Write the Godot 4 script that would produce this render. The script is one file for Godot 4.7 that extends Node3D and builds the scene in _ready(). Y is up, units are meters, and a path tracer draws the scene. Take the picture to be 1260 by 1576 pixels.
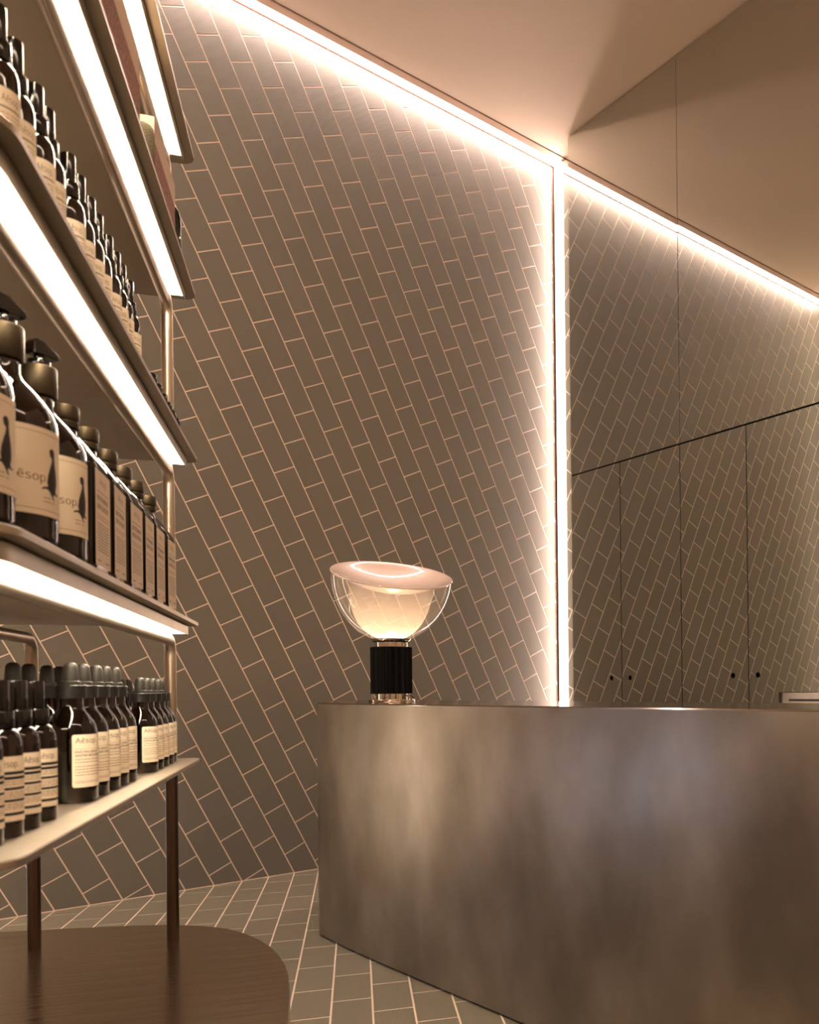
extends Node3D
# A small shop corner: ribbed tile wall, mirrored cabinets, steel counter with a table lamp, steel display shelves with bottles.

const EYE := 0.9                       # camera height
const ZW := -4.099                     # face of the tiled wall
const HC := 4.165                      # ceiling height
const XM := 3.24                       # face of the mirrored cabinets
const XB := 3.355                      # mirrored filler at the back of the corner slot
const XL := -3.0                        # far left end of floor and ceiling
const X0 := 0.17                        # corner where the slanting shop wall meets the tiled wall
const ZB := 2.9                        # plain wall behind the camera
const CT := 0.851                      # counter top
const K := 0.45                        # size of one shelf unit in metres
const TILT := 0.4551                   # lean of the tile courses
const TW := 0.11214                    # tile pitch across
const TL := 0.22419                    # tile pitch along
const GAP := 0.0053                    # joint width
const H1 := 0.645                      # shelf heights in shelf units
const H2 := 1.158
const H3 := 1.782
const H4 := 2.405
const H5 := 2.922

const PINK := Color(1.0, 0.87, 0.83)
const FILL := Color(1.0, 0.90, 0.80)
const WARM := Color(1.0, 0.89, 0.72)
const GOLD := Color(1.0, 0.915, 0.80)

var rng := RandomNumberGenerator.new()
var used := {}
var M := {}
var shelf_yaw := deg_to_rad(24.0)

# ------------------------------------------------------------------ mesh building
class MB:
	var v := PackedVector3Array()
	var n := PackedVector3Array()
	var t := PackedVector2Array()
	var i := PackedInt32Array()
	func vert(p: Vector3, q: Vector3, uv := Vector2.ZERO) -> int:
		v.append(p); n.append(q); t.append(uv)
		return v.size() - 1
	func tri(a: int, b: int, c: int) -> void:
		var g := (v[b] - v[a]).cross(v[c] - v[a])
		if g.length_squared() < 1e-18: return
		if g.dot(n[a] + n[b] + n[c]) > 0.0:
			i.append_array([a, c, b])
		else:
			i.append_array([a, b, c])
	func quad(a: int, b: int, c: int, d: int) -> void:
		tri(a, b, c); tri(a, c, d)
	func face(pts: Array, nor: Vector3, uvs: Array = []) -> void:
		var k := v.size()
		for j in pts.size():
			vert(pts[j], nor, uvs[j] if j < uvs.size() else Vector2.ZERO)
		for j in range(1, pts.size() - 1):
			tri(k, k + j, k + j + 1)
	func mesh() -> ArrayMesh:
		var a := []
		a.resize(Mesh.ARRAY_MAX)
		a[Mesh.ARRAY_VERTEX] = v; a[Mesh.ARRAY_NORMAL] = n; a[Mesh.ARRAY_TEX_UV] = t; a[Mesh.ARRAY_INDEX] = i
		var m := ArrayMesh.new()
		m.add_surface_from_arrays(Mesh.PRIMITIVE_TRIANGLES, a)
		return m

func box_into(b: MB, lo: Vector3, hi: Vector3, c := 0.0) -> void:
	# a box with chamfered edges of width c
	var ctr := (lo + hi) * 0.5
	var h := (hi - lo) * 0.5
	c = minf(c, minf(h.x, minf(h.y, h.z)) * 0.9)
	for ax in 3:
		for s in [-1.0, 1.0]:
			var u := (ax + 1) % 3
			var w := (ax + 2) % 3
			var nor := Vector3.ZERO
			nor[ax] = s
			var pts := []
			var uvs := []
			for q in [[-1, -1], [1, -1], [1, 1], [-1, 1]]:
				var p := Vector3.ZERO
				p[ax] = s * h[ax]; p[u] = q[0] * (h[u] - c); p[w] = q[1] * (h[w] - c)
				pts.append(ctr + p); uvs.append(Vector2(p[u], p[w]))
			b.face(pts, nor, uvs)
	if c <= 0.0: return
	for ax in 3:
		var u := (ax + 1) % 3
		var w := (ax + 2) % 3
		for su in [-1.0, 1.0]:
			for sw in [-1.0, 1.0]:
				var nor := Vector3.ZERO
				nor[u] = su; nor[w] = sw
				var pts := []
				for q in [[-1, 0], [1, 0], [1, 1], [-1, 1]]:
					var p := Vector3.ZERO
					p[ax] = q[0] * (h[ax] - c)
					p[u] = su * (h[u] - (c if q[1] == 0 else 0.0))
					p[w] = sw * (h[w] - (0.0 if q[1] == 0 else c))
					pts.append(ctr + p)
				b.face(pts, nor.normalized())
	for sx in [-1.0, 1.0]:
		for sy in [-1.0, 1.0]:
			for sz in [-1.0, 1.0]:
				var s := Vector3(sx, sy, sz)
				b.face([ctr + s * Vector3(h.x, h.y - c, h.z - c), ctr + s * Vector3(h.x - c, h.y, h.z - c), ctr + s * Vector3(h.x - c, h.y - c, h.z)], s.normalized())

func box_mesh(lo: Vector3, hi: Vector3, c := 0.0) -> ArrayMesh:
	var b := MB.new()
	box_into(b, lo, hi, c)
	return b.mesh()

func lathe_into(b: MB, prof: Array, seg := 40, sharp := 40.0, at := Vector3.ZERO) -> void:
	# prof: Vector2(radius, height) from bottom to top, outside on the right
	var m := prof.size()
	var sn := []
	for j in m - 1:
		var d: Vector2 = prof[j + 1] - prof[j]
		sn.append(Vector2(d.y, -d.x).normalized())
	for j in m - 1:
		var n0: Vector2 = sn[j]
		var n1: Vector2 = sn[j]
		if j > 0 and rad_to_deg(absf(sn[j - 1].angle_to(sn[j]))) < sharp: n0 = (sn[j - 1] + sn[j]).normalized()
		if j < m - 2 and rad_to_deg(absf(sn[j + 1].angle_to(sn[j]))) < sharp: n1 = (sn[j + 1] + sn[j]).normalized()
		var k := b.v.size()
		for a in seg + 1:
			var th := TAU * a / seg
			var cs := Vector3(cos(th), 0, sin(th))
			b.vert(at + cs * prof[j].x + Vector3(0, prof[j].y, 0), cs * n0.x + Vector3(0, n0.y, 0), Vector2(float(a) / seg, prof[j].y))
			b.vert(at + cs * prof[j + 1].x + Vector3(0, prof[j + 1].y, 0), cs * n1.x + Vector3(0, n1.y, 0), Vector2(float(a) / seg, prof[j + 1].y))
		for a in seg:
			var q := k + a * 2
			b.quad(q, q + 2, q + 3, q + 1)

func lathe(prof: Array, seg := 40, sharp := 40.0) -> ArrayMesh:
	var b := MB.new()
	lathe_into(b, prof, seg, sharp)
	return b.mesh()

func outward(poly: PackedVector2Array) -> PackedVector2Array:
	# vertex normals pointing out of the polygon (mitred)
	var sgn := 1.0 if not Geometry2D.is_polygon_clockwise(poly) else -1.0
	var out := PackedVector2Array()
	var m := poly.size()
	for j in m:
		var e0 := (poly[j] - poly[(j + m - 1) % m]).normalized()
		var e1 := (poly[(j + 1) % m] - poly[j]).normalized()
		var a := Vector2(e0.y, -e0.x) * sgn
		var c := Vector2(e1.y, -e1.x) * sgn
		# is_polygon_clockwise treats y as down; test the sign with a short step
		var h := (a + c)
		out.append(h / maxf(0.3, 1.0 + a.dot(c)))
	if Geometry2D.is_point_in_polygon(poly[0] + out[0] * 1e-4, poly):
		for j in m: out[j] = -out[j]
	return out

func prism_into(b: MB, poly: PackedVector2Array, y0: float, y1: float, ch := 0.0, fx := Transform3D(), sharp := 35.0, cap_bottom := true) -> void:
	# polygon in (x, z), raised from y0 to y1, top edge chamfered by ch
	var m := poly.size()
	var o := outward(poly)
	var en := []
	for j in m:
		var e := (poly[(j + 1) % m] - poly[j]).normalized()
		var q := Vector2(e.y, -e.x)
		if q.dot(o[j] + o[(j + 1) % m]) < 0.0: q = -q
		en.append(q)
	var run := 0.0
	for j in m:
		var jp := (j + m - 1) % m
		var jn := (j + 1) % m
		var n0: Vector2 = en[j]
		var n1: Vector2 = en[j]
		if rad_to_deg(absf(en[jp].angle_to(en[j]))) < sharp: n0 = (en[jp] + en[j]).normalized()
		if rad_to_deg(absf(en[jn].angle_to(en[j]))) < sharp: n1 = (en[jn] + en[j]).normalized()
		var ln := poly[j].distance_to(poly[jn])
		var A := fx.basis * Vector3(n0.x, 0, n0.y)
		var B := fx.basis * Vector3(n1.x, 0, n1.y)
		var p0 := poly[j]
		var p1 := poly[jn]
		var k := b.vert(fx * Vector3(p0.x, y0, p0.y), A, Vector2(run, y0))
		b.vert(fx * Vector3(p1.x, y0, p1.y), B, Vector2(run + ln, y0))
		b.vert(fx * Vector3(p1.x, y1 - ch, p1.y), B, Vector2(run + ln, y1))
		b.vert(fx * Vector3(p0.x, y1 - ch, p0.y), A, Vector2(run, y1))
		b.quad(k, k + 1, k + 2, k + 3)
		if ch > 0.0:
			var q0 := p0 - o[j] * ch
			var q1 := p1 - o[jn] * ch
			var up := fx.basis * Vector3.UP
			k = b.vert(fx * Vector3(p0.x, y1 - ch, p0.y), (A + up).normalized())
			b.vert(fx * Vector3(p1.x, y1 - ch, p1.y), (B + up).normalized())
			b.vert(fx * Vector3(q1.x, y1, q1.y), (B + up).normalized())
			b.vert(fx * Vector3(q0.x, y1, q0.y), (A + up).normalized())
			b.quad(k, k + 1, k + 2, k + 3)
		run += ln
	var ids := Geometry2D.triangulate_polygon(poly)
	for top in [true, false]:
		if not top and not cap_bottom: continue
		var k := b.v.size()
		var nor := fx.basis * (Vector3.UP if top else Vector3.DOWN)
		for j in m:
			var p := poly[j] - (o[j] * ch if top else Vector2.ZERO)
			b.vert(fx * Vector3(p.x, y1 if top else y0, p.y), nor, p)
		for j in range(0, ids.size(), 3):
			b.tri(k + ids[j], k + ids[j + 1], k + ids[j + 2])

func prism(poly: PackedVector2Array, y0: float, y1: float, ch := 0.0, sharp := 35.0) -> ArrayMesh:
	var b := MB.new()
	prism_into(b, poly, y0, y1, ch, Transform3D(), sharp)
	return b.mesh()

func rounded(pts: Array, radii: Array, steps := 8) -> PackedVector2Array:
	# polygon with each corner rounded by its radius
	var out := PackedVector2Array()
	var m := pts.size()
	for j in m:
		var p: Vector2 = pts[j]
		var a: Vector2 = (pts[(j + m - 1) % m] - p).normalized()
		var c: Vector2 = (pts[(j + 1) % m] - p).normalized()
		var r: float = radii[j]
		if r <= 0.0:
			out.append(p); continue
		var half := acos(clampf(a.dot(c), -1, 1)) * 0.5
		var d := r / tan(half)
		var ctr := p + (a + c).normalized() * (r / sin(half))
		var s0 := (p + a * d) - ctr
		var s1 := (p + c * d) - ctr
		var ang := s0.angle_to(s1)
		for k in steps + 1:
			out.append(ctr + s0.rotated(ang * k / steps))
	return out

func tube_into(b: MB, path: Array, r: float, seg := 20, caps := true) -> void:
	# round bar along a path of Vector3
	var m := path.size()
	var side := Vector3.ZERO
	var k0 := b.v.size()
	for j in m:
		var d: Vector3 = ((path[min(j + 1, m - 1)] - path[j]).normalized() + (path[j] - path[max(j - 1, 0)]).normalized()).normalized()
		if side == Vector3.ZERO:
			side = d.cross(Vector3(0.31, 0.2, 0.93)).normalized()
		side = (side - d * side.dot(d)).normalized()
		var o := d.cross(side)
		for a in seg + 1:
			var th := TAU * a / seg
			var q := side * cos(th) + o * sin(th)
			b.vert(path[j] + q * r, q, Vector2(float(a) / seg, j))
	for j in m - 1:
		for a in seg:
			var q := k0 + j * (seg + 1) + a
			b.quad(q, q + 1, q + seg + 2, q + seg + 1)
	if caps:
		for e in [0, m - 1]:
			var d: Vector3 = (path[0] - path[1]).normalized() if e == 0 else (path[m - 1] - path[m - 2]).normalized()
			var pts := []
			for a in seg: pts.append(b.v[k0 + e * (seg + 1) + a])
			b.face(pts, d)

func tube(path: Array, r: float, seg := 20) -> ArrayMesh:
	var b := MB.new()
	tube_into(b, path, r, seg)
	return b.mesh()

func bend(path: Array, r: float, steps := 8) -> Array:
	# rounds the inner corners of a path
	var out := [path[0]]
	for j in range(1, path.size() - 1):
		var p: Vector3 = path[j]
		var a: Vector3 = (path[j - 1] - p).normalized()
		var c: Vector3 = (path[j + 1] - p).normalized()
		var half := acos(clampf(a.dot(c), -1, 1)) * 0.5
		var d := r / tan(half)
		var ctr := p + (a + c).normalized() * (r / sin(half))
		var s0 := (p + a * d) - ctr
		var s1 := (p + c * d) - ctr
		var ax := s0.cross(s1).normalized()
		var ang := s0.angle_to(s1)
		for k in steps + 1: out.append(ctr + s0.rotated(ax, ang * k / steps))
	out.append(path[-1])
	return out

# ------------------------------------------------------------------ scene nodes
func numbered(called: String) -> String:
	var k: int = used.get(called, 0)
	used[called] = k + 1
	return called if k == 0 else "%s_%03d" % [called, k]

func tag(o: Node, label: String, category: String, group := "") -> Node:
	o.set_meta("label", label); o.set_meta("category", category)
	if group: o.set_meta("group", group)
	return o

func thing(called: String, label: String, category: String, at := Vector3.ZERO, yaw := 0.0, group := "") -> Node3D:
	var o := Node3D.new()
	o.name = numbered(called)
	add_child(o)
	o.position = at; o.rotation.y = yaw
	tag(o, label, category, group)
	return o

func part(called: String, mesh: Mesh, m: Material, parent: Node) -> MeshInstance3D:
	var o := MeshInstance3D.new()
	o.name = called if parent != self else numbered(called)
	o.mesh = mesh
	o.material_override = m
	parent.add_child(o, true)
	return o

func struct(called: String, mesh: Mesh, m: Material, parent: Node = self) -> MeshInstance3D:
	var o := part(called, mesh, m, parent)
	if parent == self: o.set_meta("kind", "structure")
	return o

func area_light(called: String, at: Vector3, towards: Vector3, along: Vector3, size: Vector2, energy: float, col: Color) -> void:
	# lights in the direction "towards"; size.x runs along "along"
	var l := AreaLight3D.new()
	l.name = called
	l.area_size = size
	l.light_energy = energy
	l.light_color = col
	l.shadow_enabled = true
	l.area_range = 14.0
	var z := -towards.normalized()
	var x := along.normalized()
	l.transform = Transform3D(Basis(x, z.cross(x), z), at)
	add_child(l, true)

# ------------------------------------------------------------------ materials
func mat(col: Color, rough := 0.6, metal := 0.0) -> StandardMaterial3D:
	var m := StandardMaterial3D.new()
	m.albedo_color = col
	m.roughness = rough
	m.metallic = metal
	return m

func glow(col: Color, energy: float) -> StandardMaterial3D:
	var m := mat(Color(0.9, 0.9, 0.88), 0.6)
	m.emission_enabled = true
	m.emission = col
	m.emission_energy_multiplier = energy
	return m

func noise(freq: float, sd: int, ramp: Array, octaves := 4, size := 384) -> ImageTexture:
	# seamless noise between two colours
	var f := FastNoiseLite.new()
	f.seed = sd
	f.noise_type = FastNoiseLite.TYPE_SIMPLEX_SMOOTH
	f.frequency = freq
	f.fractal_octaves = octaves
	var src := f.get_seamless_image(size, size)
	src.convert(Image.FORMAT_L8)
	var bytes := src.get_data()
	var out := PackedByteArray()
	out.resize(bytes.size() * 3)
	var lut := []
	for k in 256: lut.append((ramp[0] as Color).lerp(ramp[1], k / 255.0))
	for k in bytes.size():
		var c: Color = lut[bytes[k]]
		out[k * 3] = c.r8; out[k * 3 + 1] = c.g8; out[k * 3 + 2] = c.b8
	return ImageTexture.create_from_image(Image.create_from_data(size, size, false, Image.FORMAT_RGB8, out))

func grey(v: float) -> Color:
	return Color(v, v, v)

func rib_normal(across: bool) -> ImageTexture:
	# one period of a rounded rib as a normal map
	var n := 32
	var im := Image.create(n if across else 4, 4 if across else n, false, Image.FORMAT_RGB8)
	for k in n:
		var x := float(k) / n
		var h := -sin(TAU * x) * 0.55
		var v := Vector3(h if across else 0.0, 0.0 if across else h, 1.0).normalized()
		var c := Color(v.x * 0.5 + 0.5, v.y * 0.5 + 0.5, v.z * 0.5 + 0.5)
		for q in 4:
			im.set_pixel(k if across else q, q if across else k, c)
	return ImageTexture.create_from_image(im)

func make_materials() -> void:
	var tones := [Color(0.445, 0.430, 0.392), Color(0.437, 0.424, 0.386), Color(0.453, 0.436, 0.397), Color(0.442, 0.427, 0.384)]
	var rn := rib_normal(false)
	var rf := rib_normal(true)
	for k in 4:
		var m := mat(tones[k], 0.62)
		m.normal_enabled = true; m.normal_texture = rn; m.normal_scale = 0.55
		M["tile%d" % k] = m
		var f := mat(Color(tones[k].r * 1.06, tones[k].g * 1.05, tones[k].b * 1.0), 0.5)
		f.normal_enabled = true; f.normal_texture = rf; f.normal_scale = 0.4
		M["floor_tile%d" % k] = f
	M.grout = mat(Color(0.88, 0.81, 0.745), 0.9)
	M.plaster = mat(Color(0.86, 0.80, 0.74), 0.85)
	M.steel = mat(Color(0.62, 0.58, 0.52), 0.42, 0.8)
	M.steel.roughness_texture = noise(0.02, 3, [grey(0.82), grey(1.0)])
	M.steel.uv1_triplanar = true; M.steel.uv1_world_triplanar = true; M.steel.uv1_scale = Vector3(3, 3, 3)
	M.tube = mat(Color(0.66, 0.61, 0.55), 0.33, 1.0)
	M.leg = mat(Color(0.36, 0.31, 0.27), 0.24, 1.0)
	M.plinth = mat(Color(0.80, 0.73, 0.65), 0.265, 1.0)
	M.plinth.roughness_texture = noise(0.02, 9, [grey(0.5), grey(1.0)], 5)
	M.plinth.albedo_texture = noise(0.02, 11, [Color(0.80, 0.78, 0.76), Color(1, 1, 1)], 5)
	M.plinth.uv1_triplanar = true; M.plinth.uv1_scale = Vector3(0.5, 1.0, 22.0)
	var c := mat(Color.WHITE, 1.0, 1.0)
	c.albedo_texture = noise(0.008, 21, [Color(0.50, 0.465, 0.42), Color(0.68, 0.65, 0.61)], 5)
	c.roughness_texture = noise(0.012, 5, [grey(0.285), grey(0.38)], 5)
	c.uv1_triplanar = true; c.uv1_world_triplanar = true; c.uv1_scale = Vector3(0.9, 0.55, 0.9)
	M.counter = c
	M.counter_top = mat(Color(0.66, 0.62, 0.58), 0.10, 1.0)
	M.mirror = mat(Color(0.80, 0.80, 0.77), 0.0, 1.0)
	M.black = mat(Color(0.012, 0.011, 0.011), 0.5)
	M.bead = mat(Color(0.34, 0.22, 0.16), 0.5, 0.6)
	M.trim = mat(Color(0.70, 0.60, 0.54), 0.6)
	M.cap_black = mat(Color(0.020, 0.015, 0.014), 0.10)
	M.rubber = mat(Color(0.13, 0.12, 0.10), 0.55)
	M.collar = mat(Color(0.045, 0.04, 0.035), 0.4)
	M.bronze = mat(Color(0.27, 0.24, 0.19), 0.46, 1.0)
	var g := mat(Color(0.115, 0.034, 0.008, 0.03), 0.02)
	g.refraction_enabled = true; g.refraction_scale = 0.05
	g.transparency = BaseMaterial3D.TRANSPARENCY_ALPHA
	M.amber = g
	M.amber_dark = mat(Color(0.035, 0.014, 0.008), 0.05)
	M.led_pink = glow(Color(1.0, 0.90, 0.83), 2.2)
	M.led_gold = glow(Color(1.0, 0.90, 0.74), 2.4)
	M.white = mat(Color(0.88, 0.80, 0.76), 0.28)
	M.white.clearcoat_enabled = true; M.white.clearcoat = 1.0; M.white.clearcoat_roughness = 0.04
	var gl := mat(Color(1.0, 0.97, 0.93, 0.07), 0.02)
	gl.transparency = BaseMaterial3D.TRANSPARENCY_ALPHA
	M.glass = gl
	M.chrome = mat(Color(0.78, 0.75, 0.70), 0.06, 1.0)
	M.drum = mat(Color(0.010, 0.008, 0.007), 0.5)
	M.drum.metallic_specular = 0.25
	M.card = mat(Color(0.80, 0.71, 0.63), 0.8)
	var pr := mat(Color.WHITE, 0.8)
	pr.albedo_texture = noise(0.06, 31, [Color(0.42, 0.27, 0.21), Color(0.68, 0.50, 0.42)], 3, 256)
	pr.uv1_triplanar = true; pr.uv1_scale = Vector3(9, 9, 9)
	M.card_print = pr
	var st := mat(Color.WHITE, 0.9)
	st.albedo_texture = noise(0.2, 33, [Color(0.18, 0.17, 0.13), Color(0.62, 0.57, 0.46)], 2, 256)
	st.uv1_triplanar = true; st.uv1_scale = Vector3(12, 12, 12)
	M.speckled = st
	M.cord = mat(Color(0.02, 0.02, 0.02), 0.5)

# ------------------------------------------------------------------ lettering for labels
func ink_text(im: Image, txt: String, x: float, y: float, size: float, col: Color, bold := false, squeeze := 1.0) -> float:
	# draws text with its baseline at y, letters "size" pixels to the em; returns its width
	var f := SystemFont.new()
	f.font_names = PackedStringArray(["Droid Sans"])
	if bold: f.font_weight = 700
	var tm := TextMesh.new()
	tm.font = f
	tm.text = txt
	tm.font_size = 48
	tm.pixel_size = 1.0
	tm.depth = 0.0
	tm.horizontal_alignment = HORIZONTAL_ALIGNMENT_LEFT
	tm.vertical_alignment = VERTICAL_ALIGNMENT_BOTTOM
	var a := tm.get_mesh_arrays()
	if a.is_empty() or a[Mesh.ARRAY_VERTEX] == null: return 0.0
	var vs: PackedVector3Array = a[Mesh.ARRAY_VERTEX]
	var ix := PackedInt32Array()
	if a[Mesh.ARRAY_INDEX] != null and a[Mesh.ARRAY_INDEX].size(): ix = a[Mesh.ARRAY_INDEX]
	else: ix = PackedInt32Array(range(vs.size()))
	var k := size / 48.0
	var lo := INF
	var hi := -INF
	for p in vs:
		lo = minf(lo, p.x); hi = maxf(hi, p.x)
	var desc := 11.0
	for j in range(0, ix.size(), 3):
		var p := []
		for q in 3:
			var w := vs[ix[j + q]]
			p.append(Vector2(x + (w.x - lo) * k * squeeze, y - (w.y - desc) * k))
		fill_tri(im, p[0], p[1], p[2], col)
	return (hi - lo) * k * squeeze

func fill_tri(im: Image, a: Vector2, b: Vector2, c: Vector2, col: Color) -> void:
	var area := (b - a).cross(c - a)
	if absf(area) < 1e-5: return
	var x0 := maxi(0, int(floor(minf(a.x, minf(b.x, c.x)))))
	var x1 := mini(im.get_width() - 1, int(ceil(maxf(a.x, maxf(b.x, c.x)))))
	var y0 := maxi(0, int(floor(minf(a.y, minf(b.y, c.y)))))
	var y1 := mini(im.get_height() - 1, int(ceil(maxf(a.y, maxf(b.y, c.y)))))
	for py in range(y0, y1 + 1):
		for px in range(x0, x1 + 1):
			var hits := 0
			for sy in 3:
				for sx in 3:
					var p := Vector2(px + (sx + 0.5) / 3.0, py + (sy + 0.5) / 3.0)
					var w0 := (b - a).cross(p - a) / area
					var w1 := (c - b).cross(p - b) / area
					var w2 := (a - c).cross(p - c) / area
					if w0 >= 0.0 and w1 >= 0.0 and w2 >= 0.0: hits += 1
			if hits:
				im.set_pixel(px, py, im.get_pixel(px, py).lerp(col, hits / 9.0))

func fill_poly(im: Image, pts: PackedVector2Array, col: Color) -> void:
	var ids := Geometry2D.triangulate_polygon(pts)
	for j in range(0, ids.size(), 3):
		fill_tri(im, pts[ids[j]], pts[ids[j + 1]], pts[ids[j + 2]], col)

func small_print(im: Image, x0: int, x1: int, y: int, h: int, col: Color) -> void:
	# a line of print too small to read: word-long dashes
	var x := x0
	while x < x1 - 4:
		var w := rng.randi_range(8, 26)
		im.fill_rect(Rect2i(x, y, mini(w, x1 - x), h), col)
		x += w + rng.randi_range(4, 7)

func paper(im: Image) -> StandardMaterial3D:
	var m := mat(Color.WHITE, 0.75)
	m.albedo_texture = ImageTexture.create_from_image(im)
	m.texture_repeat = false
	return m

func make_labels() -> void:
	var cream := Color(0.88, 0.83, 0.74)
	var ink := Color(0.20, 0.15, 0.11)
	var soft := Color(0.48, 0.40, 0.31)
	# dropper bottle
	var a := Image.create(320, 448, false, Image.FORMAT_RGB8)
	a.fill(cream)
	ink_text(a, "Aēsop.", 26, 74, 64, ink, false, 1.12)
	a.fill_rect(Rect2i(22, 122, 280, 2), soft)
	ink_text(a, "POST-POO DROPS", 24, 158, 27, ink, true)
	ink_text(a, "GOUTTES ANTI-ODEUR", 24, 188, 27, ink, true, 0.9)
	for y in [208, 232, 268, 292, 316, 340]:
		small_print(a, 24, 296, y, 6, soft)
	a.fill_rect(Rect2i(22, 392, 280, 2), soft)
	small_print(a, 24, 280, 404, 5, soft)
	M.label_dropper = paper(a)
	# toner bottle with dark bands
	var c := Image.create(448, 448, false, Image.FORMAT_RGB8)
	c.fill(cream)
	ink_text(c, "Aēsop.", 176, 76, 64, ink, false, 0.56)
	for q in [[104, 22], [138, 22], [214, 18], [296, 18], [388, 20]]:
		c.fill_rect(Rect2i(20, q[0], 408, q[1]), Color(0.09, 0.08, 0.08))
	for y in [172, 190, 246, 262, 278, 326, 342, 358]:
		small_print(c, 28, 420, y, 6, soft)
	M.label_toner = paper(c)
	var w := Image.create(448, 448, false, Image.FORMAT_RGB8)
	w.fill(cream)
	ink_text(w, "Aēsop.", 176, 84, 64, soft, false, 0.56)
	w.fill_rect(Rect2i(166, 112, 130, 8), ink)
	for y in [150, 172, 210, 228, 246, 264, 300, 318]:
		small_print(w, 166, 300, y, 5, soft)
	M.label_tall = paper(w)
	# tall pump bottle with a dark standing bird
	var p := Image.create(640, 448, false, Image.FORMAT_RGB8)
	p.fill(Color(0.82, 0.77, 0.68))
	p.fill_rect(Rect2i(0, 26, 640, 3), soft)
	p.fill_rect(Rect2i(0, 418, 640, 3), soft)
	ink_text(p, "Aēsop.", 232, 277, 62, Color(0.36, 0.26, 0.18), false, 0.58)
	var bird := PackedVector2Array([Vector2(474, 118), Vector2(486, 108), Vector2(500, 106), Vector2(512, 114), Vector2(518, 130), Vector2(516, 152), Vector2(520, 180), Vector2(530, 215), Vector2(538, 255), Vector2(538, 290), Vector2(528, 318), Vector2(532, 334), Vector2(552, 336), Vector2(556, 342), Vector2(528, 344), Vector2(512, 340), Vector2(504, 352), Vector2(514, 372), Vector2(508, 374), Vector2(492, 356), Vector2(478, 338), Vector2(462, 324), Vector2(440, 322), Vector2(424, 328), Vector2(420, 322), Vector2(438, 312), Vector2(460, 310), Vector2(456, 286), Vector2(462, 250), Vector2(476, 212), Vector2(490, 180), Vector2(494, 158), Vector2(484, 152), Vector2(476, 140)])
	for q in bird.size(): bird[q] = Vector2(352.0 + (bird[q].x - 490.0) * 0.5, bird[q].y - 14.0)
	fill_poly(p, bird, Color(0.10, 0.07, 0.06))
	for y in [352, 372]:
		small_print(p, 322, 364, y, 4, soft)
	M.label_pump = paper(p)
	# square bottle
	var s := Image.create(320, 512, false, Image.FORMAT_RGB8)
	s.fill(Color(0.81, 0.75, 0.67))
	ink_text(s, "Aēsop.", 92, 74, 52, soft)
	s.fill_rect(Rect2i(36, 112, 250, 3), ink)
	ink_text(s, "MOUTHWASH", 40, 164, 40, ink, true, 0.92)
	ink_text(s, "BAIN DE BOUCHE", 40, 208, 40, ink, true, 0.72)
	for y in [238, 254, 282, 298, 314, 330, 346, 362, 378, 394, 410, 426]:
		small_print(s, 40, 284, y, 5, ink if y > 270 else soft)
	small_print(s, 40, 110, 480, 6, ink)
	small_print(s, 210, 284, 480, 6, ink)
	M.label_square = paper(s)

func curved_label(r: float, y0: float, y1: float, mid: float, half: float, corner := 0.0, seg := 28) -> ArrayMesh:
	# a paper label wrapped round a bottle; reads left to right from outside
	var b := MB.new()
	var th := 0.0004
	for j in seg + 1:
		var u := float(j) / seg
		var ang := mid + half * (1.0 - 2.0 * u)
		var d := Vector3(cos(ang), 0, sin(ang))
		var e := minf(u, 1.0 - u) * 2.0 * half * r
		var cut := 0.0
		if corner > 0.0 and e < corner: cut = corner - sqrt(maxf(0.0, corner * corner - (corner - e) * (corner - e)))
		var h := y1 - y0
		b.vert(d * (r + th) + Vector3(0, y0 + cut, 0), d, Vector2(u, 1.0 - cut / h))
		b.vert(d * (r + th) + Vector3(0, y1 - cut, 0), d, Vector2(u, cut / h))
	for j in seg:
		b.quad(j * 2, j * 2 + 2, j * 2 + 3, j * 2 + 1)
	return b.mesh()

# ------------------------------------------------------------------ tiles
func clip_tile(poly: PackedVector2Array, area: PackedVector2Array) -> PackedVector2Array:
	var r := Geometry2D.intersect_polygons(poly, area)
	if r.is_empty(): return PackedVector2Array()
	return r[0]

func tile_shape(b: MB, poly: PackedVector2Array, fx: Transform3D, org: Vector2, e1: Vector2, e2: Vector2, pitch: Vector2) -> void:
	# slab with a small chamfer; texture coordinates follow the tile so that its ribs do
	var c := 0.0005
	var y1 := 0.0007
	var o := outward(poly)
	var m := poly.size()
	var k := b.v.size()
	var up := fx.basis * Vector3.UP
	for j in m:
		var p := poly[j] - o[j] * c
		b.vert(fx * Vector3(p.x, y1, p.y), up, Vector2((p - org).dot(e1) / pitch.x, (p - org).dot(e2) / pitch.y))
	for j in range(1, m - 1): b.tri(k, k + j, k + j + 1)
	for j in m:
		var jn := (j + 1) % m
		var n2 := (o[j] + o[jn]).normalized()
		var nor := (fx.basis * Vector3(n2.x, 0, n2.y) + up).normalized()
		b.face([fx * Vector3(poly[j].x, y1 - c, poly[j].y), fx * Vector3(poly[jn].x, y1 - c, poly[jn].y), fx * Vector3(poly[jn].x - o[jn].x * c, y1, poly[jn].y - o[jn].y * c), fx * Vector3(poly[j].x - o[j].x * c, y1, poly[j].y - o[j].y * c)], nor)
		var side := fx.basis * Vector3(n2.x, 0, n2.y)
		b.face([fx * Vector3(poly[j].x, -0.004, poly[j].y), fx * Vector3(poly[jn].x, -0.004, poly[jn].y), fx * Vector3(poly[jn].x, y1 - c, poly[jn].y), fx * Vector3(poly[j].x, y1 - c, poly[j].y)], side)

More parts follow.
